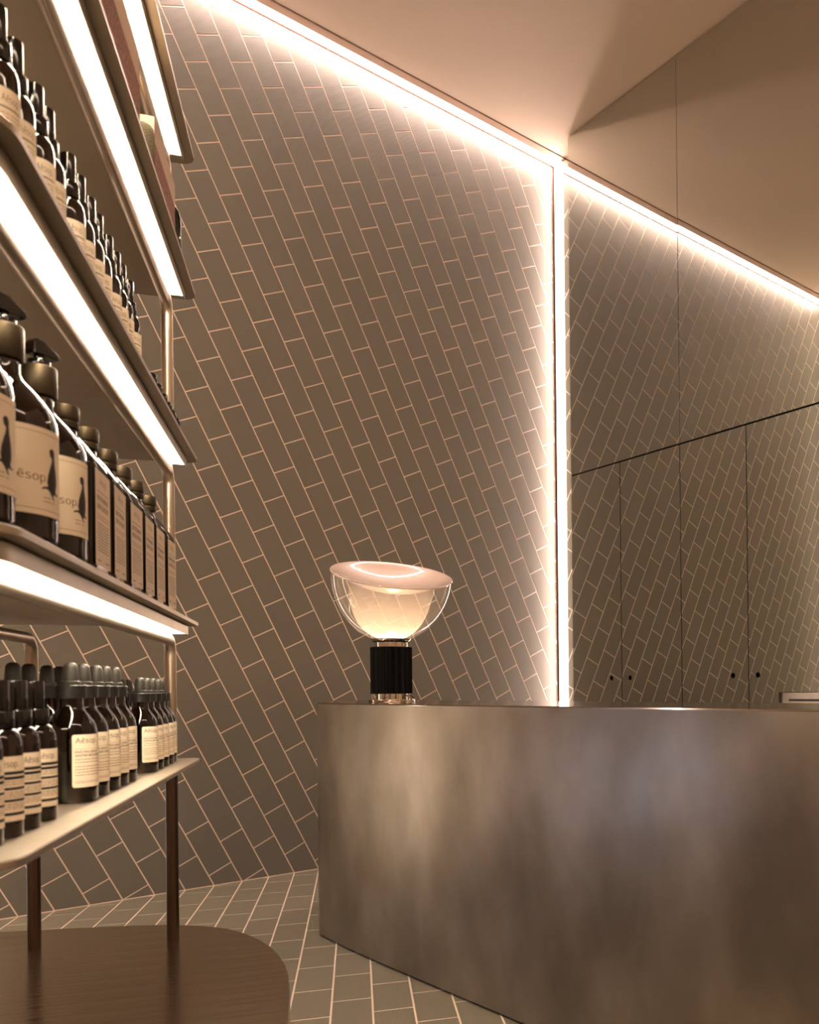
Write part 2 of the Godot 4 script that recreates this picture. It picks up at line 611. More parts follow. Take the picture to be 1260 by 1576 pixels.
func lay_tiles(parent: Node3D, area: PackedVector2Array, fx: Transform3D, e1: Vector2, e2: Vector2, start: Vector2, key: String, pitch: Vector2, score: Callable) -> void:
	# courses of half-bond tiles; the 300 that show largest are parts, the rest one part
	var lo := Vector2(INF, INF)
	var hi := -lo
	for p in area:
		var q := Vector2((p - start).dot(e1), (p - start).dot(e2))
		lo = Vector2(minf(lo.x, q.x), minf(lo.y, q.y)); hi = Vector2(maxf(hi.x, q.x), maxf(hi.y, q.y))
	var list := []
	for i in range(int(floor(lo.x / TW)) - 1, int(ceil(hi.x / TW)) + 1):
		for j in range(int(floor(lo.y / TL)) - 2, int(ceil(hi.y / TL)) + 2):
			var a := start + e1 * (i * TW) + e2 * (j * TL + (TL * 0.5 if posmod(i, 2) == 1 else 0.0))
			var g := GAP * 0.5
			var poly := PackedVector2Array([a + e1 * g + e2 * g, a + e1 * (TW - g) + e2 * g, a + e1 * (TW - g) + e2 * (TL - g), a + e1 * g + e2 * (TL - g)])
			var cut := clip_tile(poly, area)
			if cut.size() < 3: continue
			var sz := 0.0
			var ctr := Vector2.ZERO
			for k in cut.size():
				sz += cut[k].cross(cut[(k + 1) % cut.size()]) * 0.5
				ctr += cut[k] / cut.size()
			if absf(sz) < 0.00006: continue
			list.append({"p": cut, "o": a, "s": score.call(fx * Vector3(ctr.x, 0, ctr.y)) * absf(sz)})
	list.sort_custom(func(x, y): return x.s > y.s)
	var rest := [MB.new(), MB.new(), MB.new(), MB.new()]
	for k in list.size():
		var tone := rng.randi_range(0, 3)
		if k < 300:
			var b := MB.new()
			tile_shape(b, list[k].p, fx, list[k].o, e1, e2, pitch)
			part("tile", b.mesh(), M[key + str(tone)], parent)
		else:
			tile_shape(rest[tone], list[k].p, fx, list[k].o, e1, e2, pitch)
	var am := ArrayMesh.new()
	for tone in 4:
		if rest[tone].v.is_empty(): continue
		var mm: ArrayMesh = rest[tone].mesh()
		am.add_surface_from_arrays(Mesh.PRIMITIVE_TRIANGLES, mm.surface_get_arrays(0))
		am.surface_set_material(am.get_surface_count() - 1, M[key + str(tone)])
	if am.get_surface_count():
		var o := MeshInstance3D.new()
		o.name = "tiling"
		o.mesh = am
		o.set_meta("kind", "stuff")
		parent.add_child(o, true)

# ------------------------------------------------------------------ shelf unit coordinates
func su(s: float, l: float, h: float) -> Vector3:
	# s across towards the aisle, l along away from the camera, h up, all in shelf units
	var a := Vector3(cos(shelf_yaw), 0, sin(shelf_yaw))
	var f := Vector3(sin(shelf_yaw), 0, -cos(shelf_yaw))
	var p := Vector3(0.92, 0, -3.372) + a * s + f * l
	return Vector3(p.x * K, EYE + K * (h - EYE), p.z * K)

func su_local(s: float, l: float, h: float) -> Vector3:
	# the same in the axes of the shelf unit's own node
	return Vector3(s * K, K * h, -l * K)

func ribbon(path: Array, w0: float, w1: float, y0: float, y1: float, ch := 0.0) -> ArrayMesh:
	# a flat bar with vertical sides that follows a path of (s, l), offsets w0..w1 to its right
	var m := path.size()
	var left := PackedVector2Array()
	var right := PackedVector2Array()
	for j in m:
		var d0: Vector2 = (path[j] - path[max(j - 1, 0)]).normalized() if j > 0 else (path[1] - path[0]).normalized()
		var d1: Vector2 = (path[min(j + 1, m - 1)] - path[j]).normalized() if j < m - 1 else d0
		var t := (d0 + d1).normalized()
		var q := Vector2(-t.y, t.x) / maxf(0.5, t.dot(d0))
		left.append(path[j] + q * w0)
		right.append(path[j] + q * w1)
	var poly := PackedVector2Array()
	for p in left: poly.append(Vector2(p.x * K, -p.y * K))
	for j in m:
		var p := right[m - 1 - j]
		poly.append(Vector2(p.x * K, -p.y * K))
	return prism(poly, y0 * K, y1 * K, ch)

func shop_wall() -> Transform3D:
	# the slanting wall runs parallel to the shelves; x points into the room, z along the wall
	var z := Vector3(-sin(shelf_yaw), 0, cos(shelf_yaw))
	return Transform3D(Basis(Vector3(cos(shelf_yaw), 0, sin(shelf_yaw)), Vector3.UP, z), Vector3(X0, 0, ZW))

func _ready() -> void:
	rng.seed = 7
	# ---------------- camera
	var cam := Camera3D.new()
	cam.name = "camera"
	var b_ := 0.7431
	var pi_ := 0.001
	var ro_ := -0.0104
	# rows: right, up, forward in (u, y, v) with v = -z
	var r0 := Vector3(cos(b_), 0, -sin(b_))
	var r1 := Vector3(0, 1, 0)
	var r2 := Vector3(sin(b_), 0, cos(b_))
	var p1 := r1 * cos(pi_) - r2 * sin(pi_)
	var p2 := r1 * sin(pi_) + r2 * cos(pi_)
	var q0 := r0 * cos(ro_) + p1 * sin(ro_)
	var q1 := p1 * cos(ro_) - r0 * sin(ro_)
	var flip := func(v: Vector3) -> Vector3: return Vector3(v.x, v.y, -v.z)
	cam.transform = Transform3D(Basis(flip.call(q0), flip.call(q1), -flip.call(p2)), Vector3(0, EYE, 0))
	var near := 0.05
	var f := 1298.97
	var at := CameraAttributesPhysical.new()
	at.frustum_focal_length = 24.0
	at.frustum_near = near
	at.frustum_far = 60.0
	at.frustum_focus_distance = 2.6
	at.exposure_aperture = 9.0
	cam.attributes = at
	cam.projection = Camera3D.PROJECTION_FRUSTUM
	cam.near = near
	cam.far = 60.0
	cam.size = 1576.0 / f * near
	cam.frustum_offset = Vector2((630.0 - 933.371) / f * near, (1055.3256 - 788.0) / f * near)
	cam.current = true
	add_child(cam)
	# ---------------- sky, exposure
	var env := Environment.new()
	env.background_mode = Environment.BG_SKY
	var sky := Sky.new()
	var sm := ProceduralSkyMaterial.new()
	sm.sky_top_color = Color(0.45, 0.58, 0.80)
	sm.sky_horizon_color = Color(0.70, 0.78, 0.90)
	sm.ground_bottom_color = Color(0.30, 0.32, 0.36)
	sm.ground_horizon_color = Color(0.60, 0.66, 0.74)
	sky.sky_material = sm
	env.sky = sky
	env.background_energy_multiplier = 5.0
	env.tonemap_mode = Environment.TONE_MAPPER_LINEAR
	env.tonemap_exposure = 2.6
	env.sdfgi_enabled = true
	env.ssao_enabled = true
	env.ssil_enabled = true
	var we := WorldEnvironment.new()
	we.name = "surroundings"
	we.environment = env
	add_child(we)
	# ---------------- strip lights
	area_light("ceiling_strip_light", Vector3((X0 + XB) * 0.5, HC - 0.008, ZW + 0.036), Vector3(0, -1, 0), Vector3(1, 0, 0), Vector2(XB - X0 - 0.06, 0.055), 1.3, PINK)
	area_light("corner_strip_light", Vector3(XB - 0.008, HC * 0.5, ZW + 0.053), Vector3(-1, 0, 0), Vector3(0, 1, 0), Vector2(HC - 0.02, 0.065), 0.75, PINK)
	var slant := shop_wall()
	area_light("corner_strip_light", slant * Vector3(0.012, HC * 0.5, 0.11), slant.basis.x, Vector3(0, 1, 0), Vector2(HC - 0.02, 0.065), 0.26, WARM)
	for h in [H2, H3, H4, H5]:
		var f_ := Vector3(sin(shelf_yaw), 0, -cos(shelf_yaw))
		var a_ := Vector3(cos(shelf_yaw), 0, sin(shelf_yaw))
		var under: float = h - 0.0515
		area_light("shelf_strip_light", su(0.033, -0.93, under), Vector3(0, -1, 0), f_, Vector2(1.82 * K, 0.04 * K), 0.16, GOLD)
		area_light("shelf_strip_light", su(-0.25, -1.94, under), Vector3(0, -1, 0), a_, Vector2(0.42 * K, 0.04 * K), 0.03, GOLD)

	# the same strips run on round the room, behind and beside the camera
	area_light("ceiling_strip_light", Vector3((XL + XM) * 0.5, HC - 0.008, ZB - 0.042), Vector3(0, -1, 0), Vector3(1, 0, 0), Vector2(XM - XL - 0.1, 0.07), 3.8, FILL)
	area_light("ceiling_strip_light", slant * Vector3(0.042, HC - 0.008, 3.8), Vector3(0, -1, 0), slant.basis.z, Vector2(7.0, 0.07), 3.8, FILL)

	make_materials()
	make_labels()
	build_room()
	build_counter()
	build_plinth_and_shelves()
	build_lamp()
	build_bottles()

# ------------------------------------------------------------------ room
func build_room() -> void:
	var t := 0.14
	var wl := struct("wall_left", box_mesh(Vector3(XL - t, -0.1, ZW - t), Vector3(XB + t, HC + 0.2, ZW)), M.grout)
	var fl := struct("floor", box_mesh(Vector3(XL - t, -t, ZW - t), Vector3(XM + 0.5, 0, ZB + t)), M.grout)
	struct("ceiling", box_mesh(Vector3(XL - t, HC, ZW + 0.116), Vector3(XM + 0.5, HC + t, ZB + t)), M.plaster)
	struct("trim_1", box_mesh(Vector3(XL - t, HC + 0.004, ZW - 0.02), Vector3(XM + 0.5, HC + t, ZW + 0.13)), M.black)
	# the wall behind the mirrored cabinets
	struct("wall_right", box_mesh(Vector3(XB + 0.012, 0, ZW), Vector3(XB + 0.16, HC, ZB)), M.plaster)
	# plain walls outside the picture: one with a glazed shop window
	struct("wall_back", box_mesh(Vector3(XL - t, 0, ZB), Vector3(XM + 0.5, HC, ZB + t)), M.plaster)
	# the slanting wall beside the shelves, with a low shop window
	var slant := shop_wall()
	var b := MB.new()
	var wz0 := 1.05
	var wz1 := 1.72
	var wy0 := 0.14
	var wy1 := 0.85
	var wend := 7.75
	box_into(b, Vector3(-t, 0, -0.1), Vector3(0, wy0, wend))
	box_into(b, Vector3(-t, wy1, -0.1), Vector3(0, HC, wend))
	box_into(b, Vector3(-t, wy0, -0.1), Vector3(0, wy1, wz0))
	box_into(b, Vector3(-t, wy0, wz1), Vector3(0, wy1, wend))
	struct("wall_front", b.mesh(), M.plaster).transform = slant
	var win := struct("window_1", box_mesh(Vector3(-0.08, wy0, wz0), Vector3(-0.072, wy1, wz1)), M.glass)
	win.transform = slant
	var fr := MB.new()
	for z in [wz0, wz1 - 0.04]:
		box_into(fr, Vector3(-0.1, wy0, z), Vector3(-0.05, wy1, z + 0.04), 0.003)
	for y in [wy0, wy1 - 0.04]:
		box_into(fr, Vector3(-0.1, y, wz0), Vector3(-0.05, y + 0.04, wz1), 0.003)
	struct("window_frame", fr.mesh(), M.black, win)

	# wall tiles: polygon plane (x, y) laid on the wall by fx
	var e1 := Vector2(cos(TILT), sin(TILT))
	var e2 := Vector2(sin(TILT), -cos(TILT))
	var start := e1 * (1.8504 * 0.9) + e2 * (-0.5226 * 0.9) + Vector2(0, EYE)
	var fx := Transform3D(Basis(Vector3(1, 0, 0), Vector3(0, 0, 1), Vector3(0, 1, 0)), Vector3(0, 0, ZW))
	var eye := Vector3(0, EYE, 0)
	var near_wall := func(p: Vector3) -> float:
		var d := p - eye
		var depth := d.dot(Vector3(sin(0.7431), 0, -cos(0.7431)))
		if depth < 0.5: return 0.0
		var px := 933.4 + 1299.0 * d.dot(Vector3(cos(0.7431), 0, sin(0.7431))) / depth
		var py := 1055.3 - 1299.0 * d.y / depth
		var seen := 1.0 if px > -30 and px < 1290 and py > -30 and py < 1600 else 0.0001
		return seen * 1e4 * absf(d.z if p.z < ZW + 0.05 else d.y) / pow(depth, 3)
	var tri := func(p: PackedVector2Array) -> PackedVector2Array: return p
	lay_tiles(wl, tri.call(PackedVector2Array([Vector2(X0 + 0.01, 0.004), Vector2(XB - 0.01, 0.004), Vector2(XB - 0.01, HC - 0.008), Vector2(X0 + 0.01, HC - 0.008)])), fx, e1, e2, start, "tile", Vector2(0.0056, 0.0056), near_wall)
	# floor tiles: the wall courses fold over the edge and run back across the floor
	var f1 := Vector2(cos(TILT), sin(TILT))
	var f2 := Vector2(-sin(TILT), cos(TILT))
	var x0 := 1.5453
	var fstart := Vector2(x0, ZW) + f2 * (TL * 0.55)
	lay_tiles(fl, PackedVector2Array([Vector2(X0 + 0.005, ZW + 0.004), Vector2(XM - 0.004, ZW + 0.004), Vector2(XM - 0.004, ZB), Vector2(X0 - 3.1, ZB)]), Transform3D(), f1, f2, fstart, "floor_tile", Vector2(0.004, 0.004), near_wall)

	# strip along the ceiling and strip in the corner
	var cs := thing("ceiling_light", "long white light strip along the top of the tiled wall", "light", Vector3(0, HC, ZW))
	part("diffuser", box_mesh(Vector3(X0 + 0.02, -0.005, 0.005), Vector3(XB, -0.0, 0.064)), M.led_pink, cs)
	part("edge_bead", box_mesh(Vector3(X0 + 0.01, -0.011, 0.0), Vector3(XB - 0.005, 0.003, 0.005)), M.bead, cs)
	part("trim", box_mesh(Vector3(X0 + 0.04, -0.006, 0.065), Vector3(XB, 0.003, 0.112), 0.001), M.trim, cs)
	var cb := thing("ceiling_light", "white light strip along the top of the plain wall behind the camera", "light", Vector3(0, HC, ZB))
	part("diffuser", box_mesh(Vector3(XL + 0.4, -0.006, -0.078), Vector3(XM, 0.0, -0.005)), M.led_pink, cb)
	part("trim", box_mesh(Vector3(XL + 0.4, -0.006, -0.112), Vector3(XM, 0.0, -0.079), 0.001), M.trim, cb)
	var cf := thing("ceiling_light", "white light strip along the top of the slanting wall behind the shelves", "light")
	cf.transform = slant.translated_local(Vector3(0, HC, 0))
	part("diffuser", box_mesh(Vector3(0.005, -0.006, 0.2), Vector3(0.078, 0.0, 7.4)), M.led_pink, cf)
	part("trim", box_mesh(Vector3(0.079, -0.006, 0.2), Vector3(0.112, 0.0, 7.4), 0.001), M.trim, cf)
	var vs := thing("wall_light", "vertical white light strip in the corner between tiles and mirrors", "light", Vector3(XB, 0, ZW))
	part("diffuser", box_mesh(Vector3(-0.005, 0.0, 0.018), Vector3(0.0, HC - 0.012, 0.089)), M.led_pink, vs)
	part("edge_bead", box_mesh(Vector3(-0.007, 0.0, 0.003), Vector3(0.003, HC - 0.012, 0.0175)), M.bead, vs)
	var vl := thing("wall_light", "vertical white light strip in the corner beside the shop window", "light")
	vl.transform = slant
	part("diffuser", box_mesh(Vector3(0.0, 0.0, 0.075), Vector3(0.005, HC - 0.012, 0.145)), M.led_pink, vl)
	part("edge_bead", box_mesh(Vector3(-0.003, 0.0, 0.06), Vector3(0.007, HC - 0.012, 0.0745)), M.bead, vl)
	# mirrored filler in the slot, and the mirrored cabinets
	var zc := -3.82
	var z_end := -1.22
	var cab := thing("cabinet", "wall of tall mirror-fronted cabinets with dark shadow gaps beside the tiled wall", "cabinet", Vector3(XM, 0, 0))
	part("body", box_mesh(Vector3(0.02, 0.002, zc + 0.004), Vector3(XB - XM + 0.011, HC - 0.002, ZB - 0.01)), M.black, cab)
	part("filler_mirror", box_mesh(Vector3(XB - XM + 0.002, 0.002, ZW + 0.093), Vector3(XB - XM + 0.011, HC - 0.002, zc + 0.004)), M.mirror, cab)
	part("side_panel", box_mesh(Vector3(0.006, 0.002, zc), Vector3(XB - XM, HC - 0.002, zc + 0.004)), M.mirror, cab)
	var hg := 2.152
	var zs := [zc, -2.95, -2.08, z_end]
	for k in 3:
		var up := part("upper_panel", box_mesh(Vector3(0, -0.5 * (HC - hg - 0.008), 0.0015), Vector3(0.006, 0.5 * (HC - hg - 0.008), zs[k + 1] - zs[k] - 0.0015), 0.0008), M.mirror, cab)
		up.position = Vector3(0, hg + 0.0035 + 0.5 * (HC - hg - 0.008), zs[k])
		up.rotation.y = [0.0008, -0.0012, 0.0][k]
		up.rotation.z = [0.0, 0.0009, 0.0][k]
	var ds := [zc, -3.40, -2.95, -2.52, -2.08, -1.65, z_end]
	for k in 6:
		var w: float = ds[k + 1] - ds[k]
		var door := CSGCombiner3D.new()
		door.name = "door"
		cab.add_child(door, true)
		var pan := CSGBox3D.new()
		pan.name = "panel"
		pan.size = Vector3(0.006, hg - 0.0115, w - 0.0045)
		pan.material = M.mirror
		door.add_child(pan)
		var hole := CSGCylinder3D.new()
		hole.name = "hole"
		hole.operation = CSGShape3D.OPERATION_SUBTRACTION
		hole.radius = 0.0135; hole.height = 0.05; hole.sides = 28
		hole.rotation.z = PI / 2
		var zk: float = [-3.485, -3.335, -2.615, -2.465, -1.73, -1.58][k] - (ds[k] + ds[k + 1]) * 0.5
		hole.position = Vector3(0, 0.947 - hg * 0.5, zk)
		hole.material = M.black
		door.add_child(hole)
		door.position = Vector3(0.003, hg * 0.5, (ds[k] + ds[k + 1]) * 0.5)
	part("end_panel", box_mesh(Vector3(0, 0.002, z_end + 0.002), Vector3(0.02, HC - 0.002, ZB - 0.01)), M.plaster, cab)

# ------------------------------------------------------------------ counter
func build_counter() -> void:
	var t := thing("counter", "long steel reception counter with rounded corners and a mottled brushed front", "counter", Vector3(1.31, 0, -2.9))
	var pts := []
	var rad := []
	var front := [Vector2(1.40, -0.55), Vector2(1.385, -0.95), Vector2(1.362, -1.45), Vector2(1.342, -1.87), Vector2(1.325, -2.2), Vector2(1.311, -2.5), Vector2(1.303, -2.75), Vector2(1.305, -2.99)]
	for p in front:
		pts.append(p); rad.append(0.0)
	rad[0] = 0.06
	rad[7] = 0.075
	pts.append(Vector2(1.60, -3.50)); rad.append(0.07)
	pts.append(Vector2(1.875, -3.34)); rad.append(0.07)
	pts.append(Vector2(1.875, -0.55)); rad.append(0.06)
	for j in pts.size(): pts[j] -= Vector2(1.31, -2.9)
	var poly := rounded(pts, rad, 10)
	part("body", prism(poly, 0.009, CT - 0.004, 0.0), M.counter, t)
	part("top", prism(poly, CT - 0.004, CT, 0.0032), M.counter_top, t)
	var o := outward(poly)
	var inner := PackedVector2Array()
	for j in poly.size(): inner.append(poly[j] - o[j] * 0.02)
	part("toe_recess", prism(inner, 0.0, 0.009), M.black, t)
	# the working side seen in the mirrors: a deep steel edge with a black slot below it
	part("back_slot", box_mesh(Vector3(1.872 - 1.31, CT - 0.058, -3.255 + 2.9), Vector3(1.8765 - 1.31, CT - 0.046, -0.62 + 2.9)), M.black, t)

# ------------------------------------------------------------------ plinth and shelf unit
func build_plinth_and_shelves() -> void:
	var base := su(0, 0, 0)
	var yaw := -shelf_yaw
	var ptop := base.y
	var p := thing("plinth", "low brushed steel plinth with rounded corners carrying the bottle shelves", "plinth", Vector3(base.x, 0, base.z), yaw)
	var outline := [[-0.80, 0.22], [-0.70, 0.30], [-0.631, 0.291], [-0.45, 0.262], [-0.273, 0.228], [-0.15, 0.203], [-0.043, 0.172], [0.055, 0.126], [0.12, 0.083], [0.18, 0.031], [0.225, -0.025], [0.265, -0.088], [0.31, -0.172], [0.35, -0.27], [0.383, -0.382], [0.407, -0.498], [0.421, -0.603], [0.429, -0.75], [0.433, -1.02], [0.434, -1.95], [0.42, -2.06], [0.37, -2.12], [0.28, -2.14], [-0.66, -2.14], [-0.75, -2.10], [-0.80, -2.02]]
	var poly := PackedVector2Array()
	for q in outline: poly.append(Vector2(q[0] * K, -q[1] * K))
	part("body", prism(poly, 0.0, ptop - 0.003, 0.0, 50.0), M.plinth, p)
	part("top", prism(poly, ptop - 0.003, ptop, 0.0012, 50.0), M.plinth, p)

	var u := thing("display_shelf", "tall steel shelf unit with five shelves, bent tube frame and light strips", "shelf unit", base, yaw)
	var board := rounded([Vector2(-0.58 * K, -0.10 * K), Vector2(0.088 * K, -0.10 * K), Vector2(0.088 * K, 2.0 * K), Vector2(-0.58 * K, 2.0 * K)], [0.05 * K, 0.05 * K, 0.10 * K, 0.10 * K], 10)
	var th := 0.014
	for h in [H1, H2, H3, H4, H5]:
		part("shelf", prism(board, (h - th) * K, h * K, 0.0012 * K * 2.0), M.steel, u)
	# posts below the lowest shelf
	for s in [0.0, -0.438]:
		for l in [0.0, -1.93]:
			part("leg", tube([su_local(s, l, 0.0), su_local(s, l, H1 - th)], 0.021 * K, 24), M.leg, u)
	# bent frames between the shelves
	var hs := [H1, H2, H3, H4, H5]
	for k in 4:
		for s in [0.0, -0.438]:
			var top: float = hs[k + 1] - th - 0.055
			var path := bend([su_local(s, 0.0, hs[k]), su_local(s, 0.0, top), su_local(s, -1.93, top), su_local(s, -1.93, hs[k])], 0.055 * K, 8)
			part("tube_frame", tube(path, 0.020 * K, 22), M.tube, u)
	# light strips under the four upper shelves: along the aisle edge and round the near end
	var run := []
	run.append(Vector2(0.0, 0.02))
	run.append(Vector2(0.0, -1.86))
	for k in range(1, 8):
		var a := PI * 0.5 * k / 8.0
		run.append(Vector2(-0.08 + 0.08 * cos(a), -1.86 - 0.08 * sin(a)))
	run.append(Vector2(-0.08, -1.94))
	run.append(Vector2(-0.46, -1.94))
	var run_lit := run.duplicate()
	run_lit[0] = Vector2(0.0, -0.012)
	for h in [H2, H3, H4, H5]:
		var y1: float = h - th - 0.005
		var y0: float = y1 - 0.030
		var hb := part("strip_housing", ribbon(run, -0.002, 0.058, y0 + 0.004, y1), M.steel, u)
		part("lip", ribbon(run, -0.002, 0.0005, y0, y0 + 0.004), M.steel, hb)
		part("lip", ribbon(run, 0.0105, 0.0125, y0, y0 + 0.004), M.steel, hb)
		part("lip", ribbon(run, 0.0555, 0.058, y0, y0 + 0.004), M.steel, hb)
		part("diffuser", ribbon(run_lit, 0.0125, 0.0555, y0 + 0.001, y0 + 0.0045), M.led_gold, hb)
		part("diffuser", ribbon(run_lit, 0.0005, 0.0105, y0 + 0.001, y0 + 0.0045), M.led_gold, hb)
		part("spacer", ribbon([Vector2(0.02, -0.05), Vector2(0.02, -1.8)], 0.0, 0.012, y1, y1 + 0.005), M.black, hb)

# ------------------------------------------------------------------ lamp
func build_lamp() -> void:
	var fwd := Vector3(sin(0.7431), 0, -cos(0.7431))
	var rgt := Vector3(cos(0.7431), 0, sin(0.7431))
	var at := Vector3(1.545, CT, -2.872)
	var t := thing("table_lamp", "table lamp with black fluted base, clear glass bowl and tilted white reflector disc", "lamp", at)
	# sizes from the photograph: 1299 / 3.16 pixels to the metre
	var px := 3.16 / 1299.0
	part("base", lathe([Vector2(0, 0), Vector2(35.0 * px, 0), Vector2(35.4 * px, 0.0012), Vector2(35.4 * px, 0.0085), Vector2(35.0 * px, 0.0095), Vector2(0, 0.0095)], 64), M.chrome, t)
	var y_d0 := 12.5 * px
	var y_d1 := 84.0 * px
	part("foot_ring", lathe([Vector2(18 * px, 0.0095), Vector2(24 * px, 0.0095), Vector2(24 * px, y_d0), Vector2(18 * px, y_d0)], 48), M.chrome, t)
	for k in 8:
		var a := TAU * k / 8.0 + 0.2
		part("stud", lathe([Vector2(0, 0.0095), Vector2(1.5 * px, 0.0095), Vector2(1.5 * px, y_d0), Vector2(0, y_d0)], 12), M.chrome, t).position = Vector3(cos(a), 0, sin(a)) * 29.0 * px
	# fluted drum
	var fl := PackedVector2Array()
	var nf := 22
	var rd := 31.4 * px
	for k in nf * 10:
		var th := TAU * k / (nf * 10)
		fl.append(Vector2(cos(th), sin(th)) * (rd - 2.6 * px * absf(sin(th * nf * 0.5))))
	part("drum", prism(fl, y_d0, y_d1, 0.001, 30.0), M.drum, t)
	part("neck_ring", lathe([Vector2(0, y_d1), Vector2(25 * px, y_d1), Vector2(25 * px, y_d1 + 7.0 * px), Vector2(29 * px, y_d1 + 9.0 * px), Vector2(31 * px, y_d1 + 12.5 * px), Vector2(29.5 * px, y_d1 + 12.5 * px), Vector2(24 * px, y_d1 + 8.5 * px), Vector2(0, y_d1 + 8.5 * px)], 56), M.chrome, t)
	part("collar", lathe([Vector2(26 * px, y_d1 + 7.2 * px), Vector2(28.5 * px, y_d1 + 8.2 * px), Vector2(28.5 * px, y_d1 + 10 * px), Vector2(26 * px, y_d1 + 10 * px)], 56), M.cap_black, t)
	# bowl and reflector share an axis that leans right and towards the viewer
	var tilt := Node3D.new()
	tilt.name = "shade"
	t.add_child(tilt)
	var axis := (Vector3.UP + rgt * tan(deg_to_rad(9.5)) - fwd * tan(deg_to_rad(17.5))).normalized()
	var bx := axis.cross(Vector3(0, 0, 1)).normalized()
	var R := 89.5 * px
	var dep := 105.0 * px
	# centre of the rim as seen: 608, 887
	var rim_c := Vector3(0, 0, 0) + rgt * (6.0 * px) + Vector3(0, 194.0 * px, 0) - fwd * 0.03
	tilt.transform = Transform3D(Basis(bx, axis, bx.cross(axis)), rim_c)
	var bowl := []
	for k in range(0, 30):
		var a := PI * 0.5 * k / 29.0
		bowl.append(Vector2(R * sin(a), -dep * cos(a)))
	part("bowl", lathe(bowl, 80), M.glass, tilt)
	var rim := MB.new()
	lathe_into(rim, [Vector2(R - 0.0035, -0.001), Vector2(R - 0.0035, -0.006), Vector2(R + 0.0005, -0.006), Vector2(R + 0.0005, -0.001)], 80)
	part("bowl_rim", rim.mesh(), M.glass, tilt)
	var dish := []
	var sag := 25.0 * px
	for k in range(0, 15):
		var q := k / 14.0
		dish.append(Vector2(R * 0.965 * q, -0.004 - sag * (1.0 - q * q)))
	dish.append(Vector2(R + 0.002, -0.002))
	dish.append(Vector2(R + 0.0035, 0.0005))
	dish.append(Vector2(R + 0.002, 0.003))
	for k in range(0, 15):
		var q := 1.0 - k / 14.0
		dish.append(Vector2(R * 0.955 * q, 0.0005 - sag * 0.86 * (1.0 - q * q)))
	part("reflector", lathe(dish, 80), M.white, tilt)
	# bulb low in the bowl
	var bulb_at := Vector3(0, 0, 0) + Vector3(0, y_d1 + 19.0 * px, 0)
	var bulb := part("bulb", lathe([Vector2(0, -0.03), Vector2(0.010, -0.028), Vector2(0.018, -0.012), Vector2(0.020, 0.0), Vector2(0.017, 0.010), Vector2(0.010, 0.016), Vector2(0, 0.018)], 28), glow(Color(1.0, 0.86, 0.72), 0.5), t)
	bulb.position = bulb_at
	# sandblasted inner cup, frosted most at its foot
	var diff := mat(Color.WHITE, 0.6)
	var fr := Image.create(4, 64, false, Image.FORMAT_RGBA8)
	for k in 64:
		for q in 4: fr.set_pixel(q, k, Color(1.0, 0.95, 0.88, 0.30 * pow(k / 63.0, 0.55)))
	diff.albedo_texture = ImageTexture.create_from_image(fr)
	diff.texture_repeat = false
	diff.transparency = BaseMaterial3D.TRANSPARENCY_ALPHA
	diff.backlight_enabled = true
	diff.backlight = Color(0.8, 0.8, 0.8)
	var cup := []
	for k in range(0, 22):
		var q := k / 21.0
		cup.append(Vector2(R * 0.70 * pow(sin(PI * 0.5 * q), 0.75), -dep * 0.95 + dep * 0.80 * (1.0 - cos(PI * 0.5 * q))))
	var cm := MB.new()
	lathe_into(cm, cup, 56)
	for k in cm.v.size():
		cm.t[k] = Vector2(cm.t[k].x, clampf(1.0 - (cm.v[k].y + dep * 0.95) / (dep * 0.80), 0.0, 1.0))
	part("frosted_cup", cm.mesh(), diff, tilt)
	var o := OmniLight3D.new()
	o.name = "lamp_light"
	o.light_color = Color(1.0, 0.86, 0.72)
	o.light_energy = 0.036
	o.light_size = 0.02
	o.omni_range = 8.0
	o.omni_attenuation = 2.0
	o.shadow_enabled = true
	add_child(o)
	o.global_position = at + bulb_at
	# cord leaving the base at the right
	var c0 := rgt * (24 * px)
	part("cord", tube(bend([c0 + Vector3(0, 9 * px, 0), c0 + rgt * 5 * px + Vector3(0, 10 * px, 0), c0 + rgt * 10 * px + Vector3(0, 0.014, 0), c0 + rgt * 10.5 * px + fwd * 0.02 + Vector3(0, 0.012, 0)], 0.004, 4), 0.0022, 10), M.cord, t)

# ------------------------------------------------------------------ bottles
func stand(o: Node3D, s: float, l: float, h: float, turn := 0.0) -> Node3D:
	o.position = su(s, l, h)
	o.rotation.y = -shelf_yaw + turn
	return o

func copy(o: Node3D, called: String) -> Node3D:
	var c: Node3D = o.duplicate()
	c.name = numbered(called)
	add_child(c)
	return c

func scaled(prof: Array, k := 1.0) -> Array:
	var out := []
	for p in prof: out.append(p * K * k)
	return out

func ribbed_ring(r: float, y0: float, y1: float, n: int, d: float) -> ArrayMesh:
	var poly := PackedVector2Array()
	for k in n * 2:
		var th := TAU * k / (n * 2)
		poly.append(Vector2(cos(th), sin(th)) * (r - (d if k % 2 else 0.0)))
	return prism(poly, y0, y1, d * 1.2, 60.0)

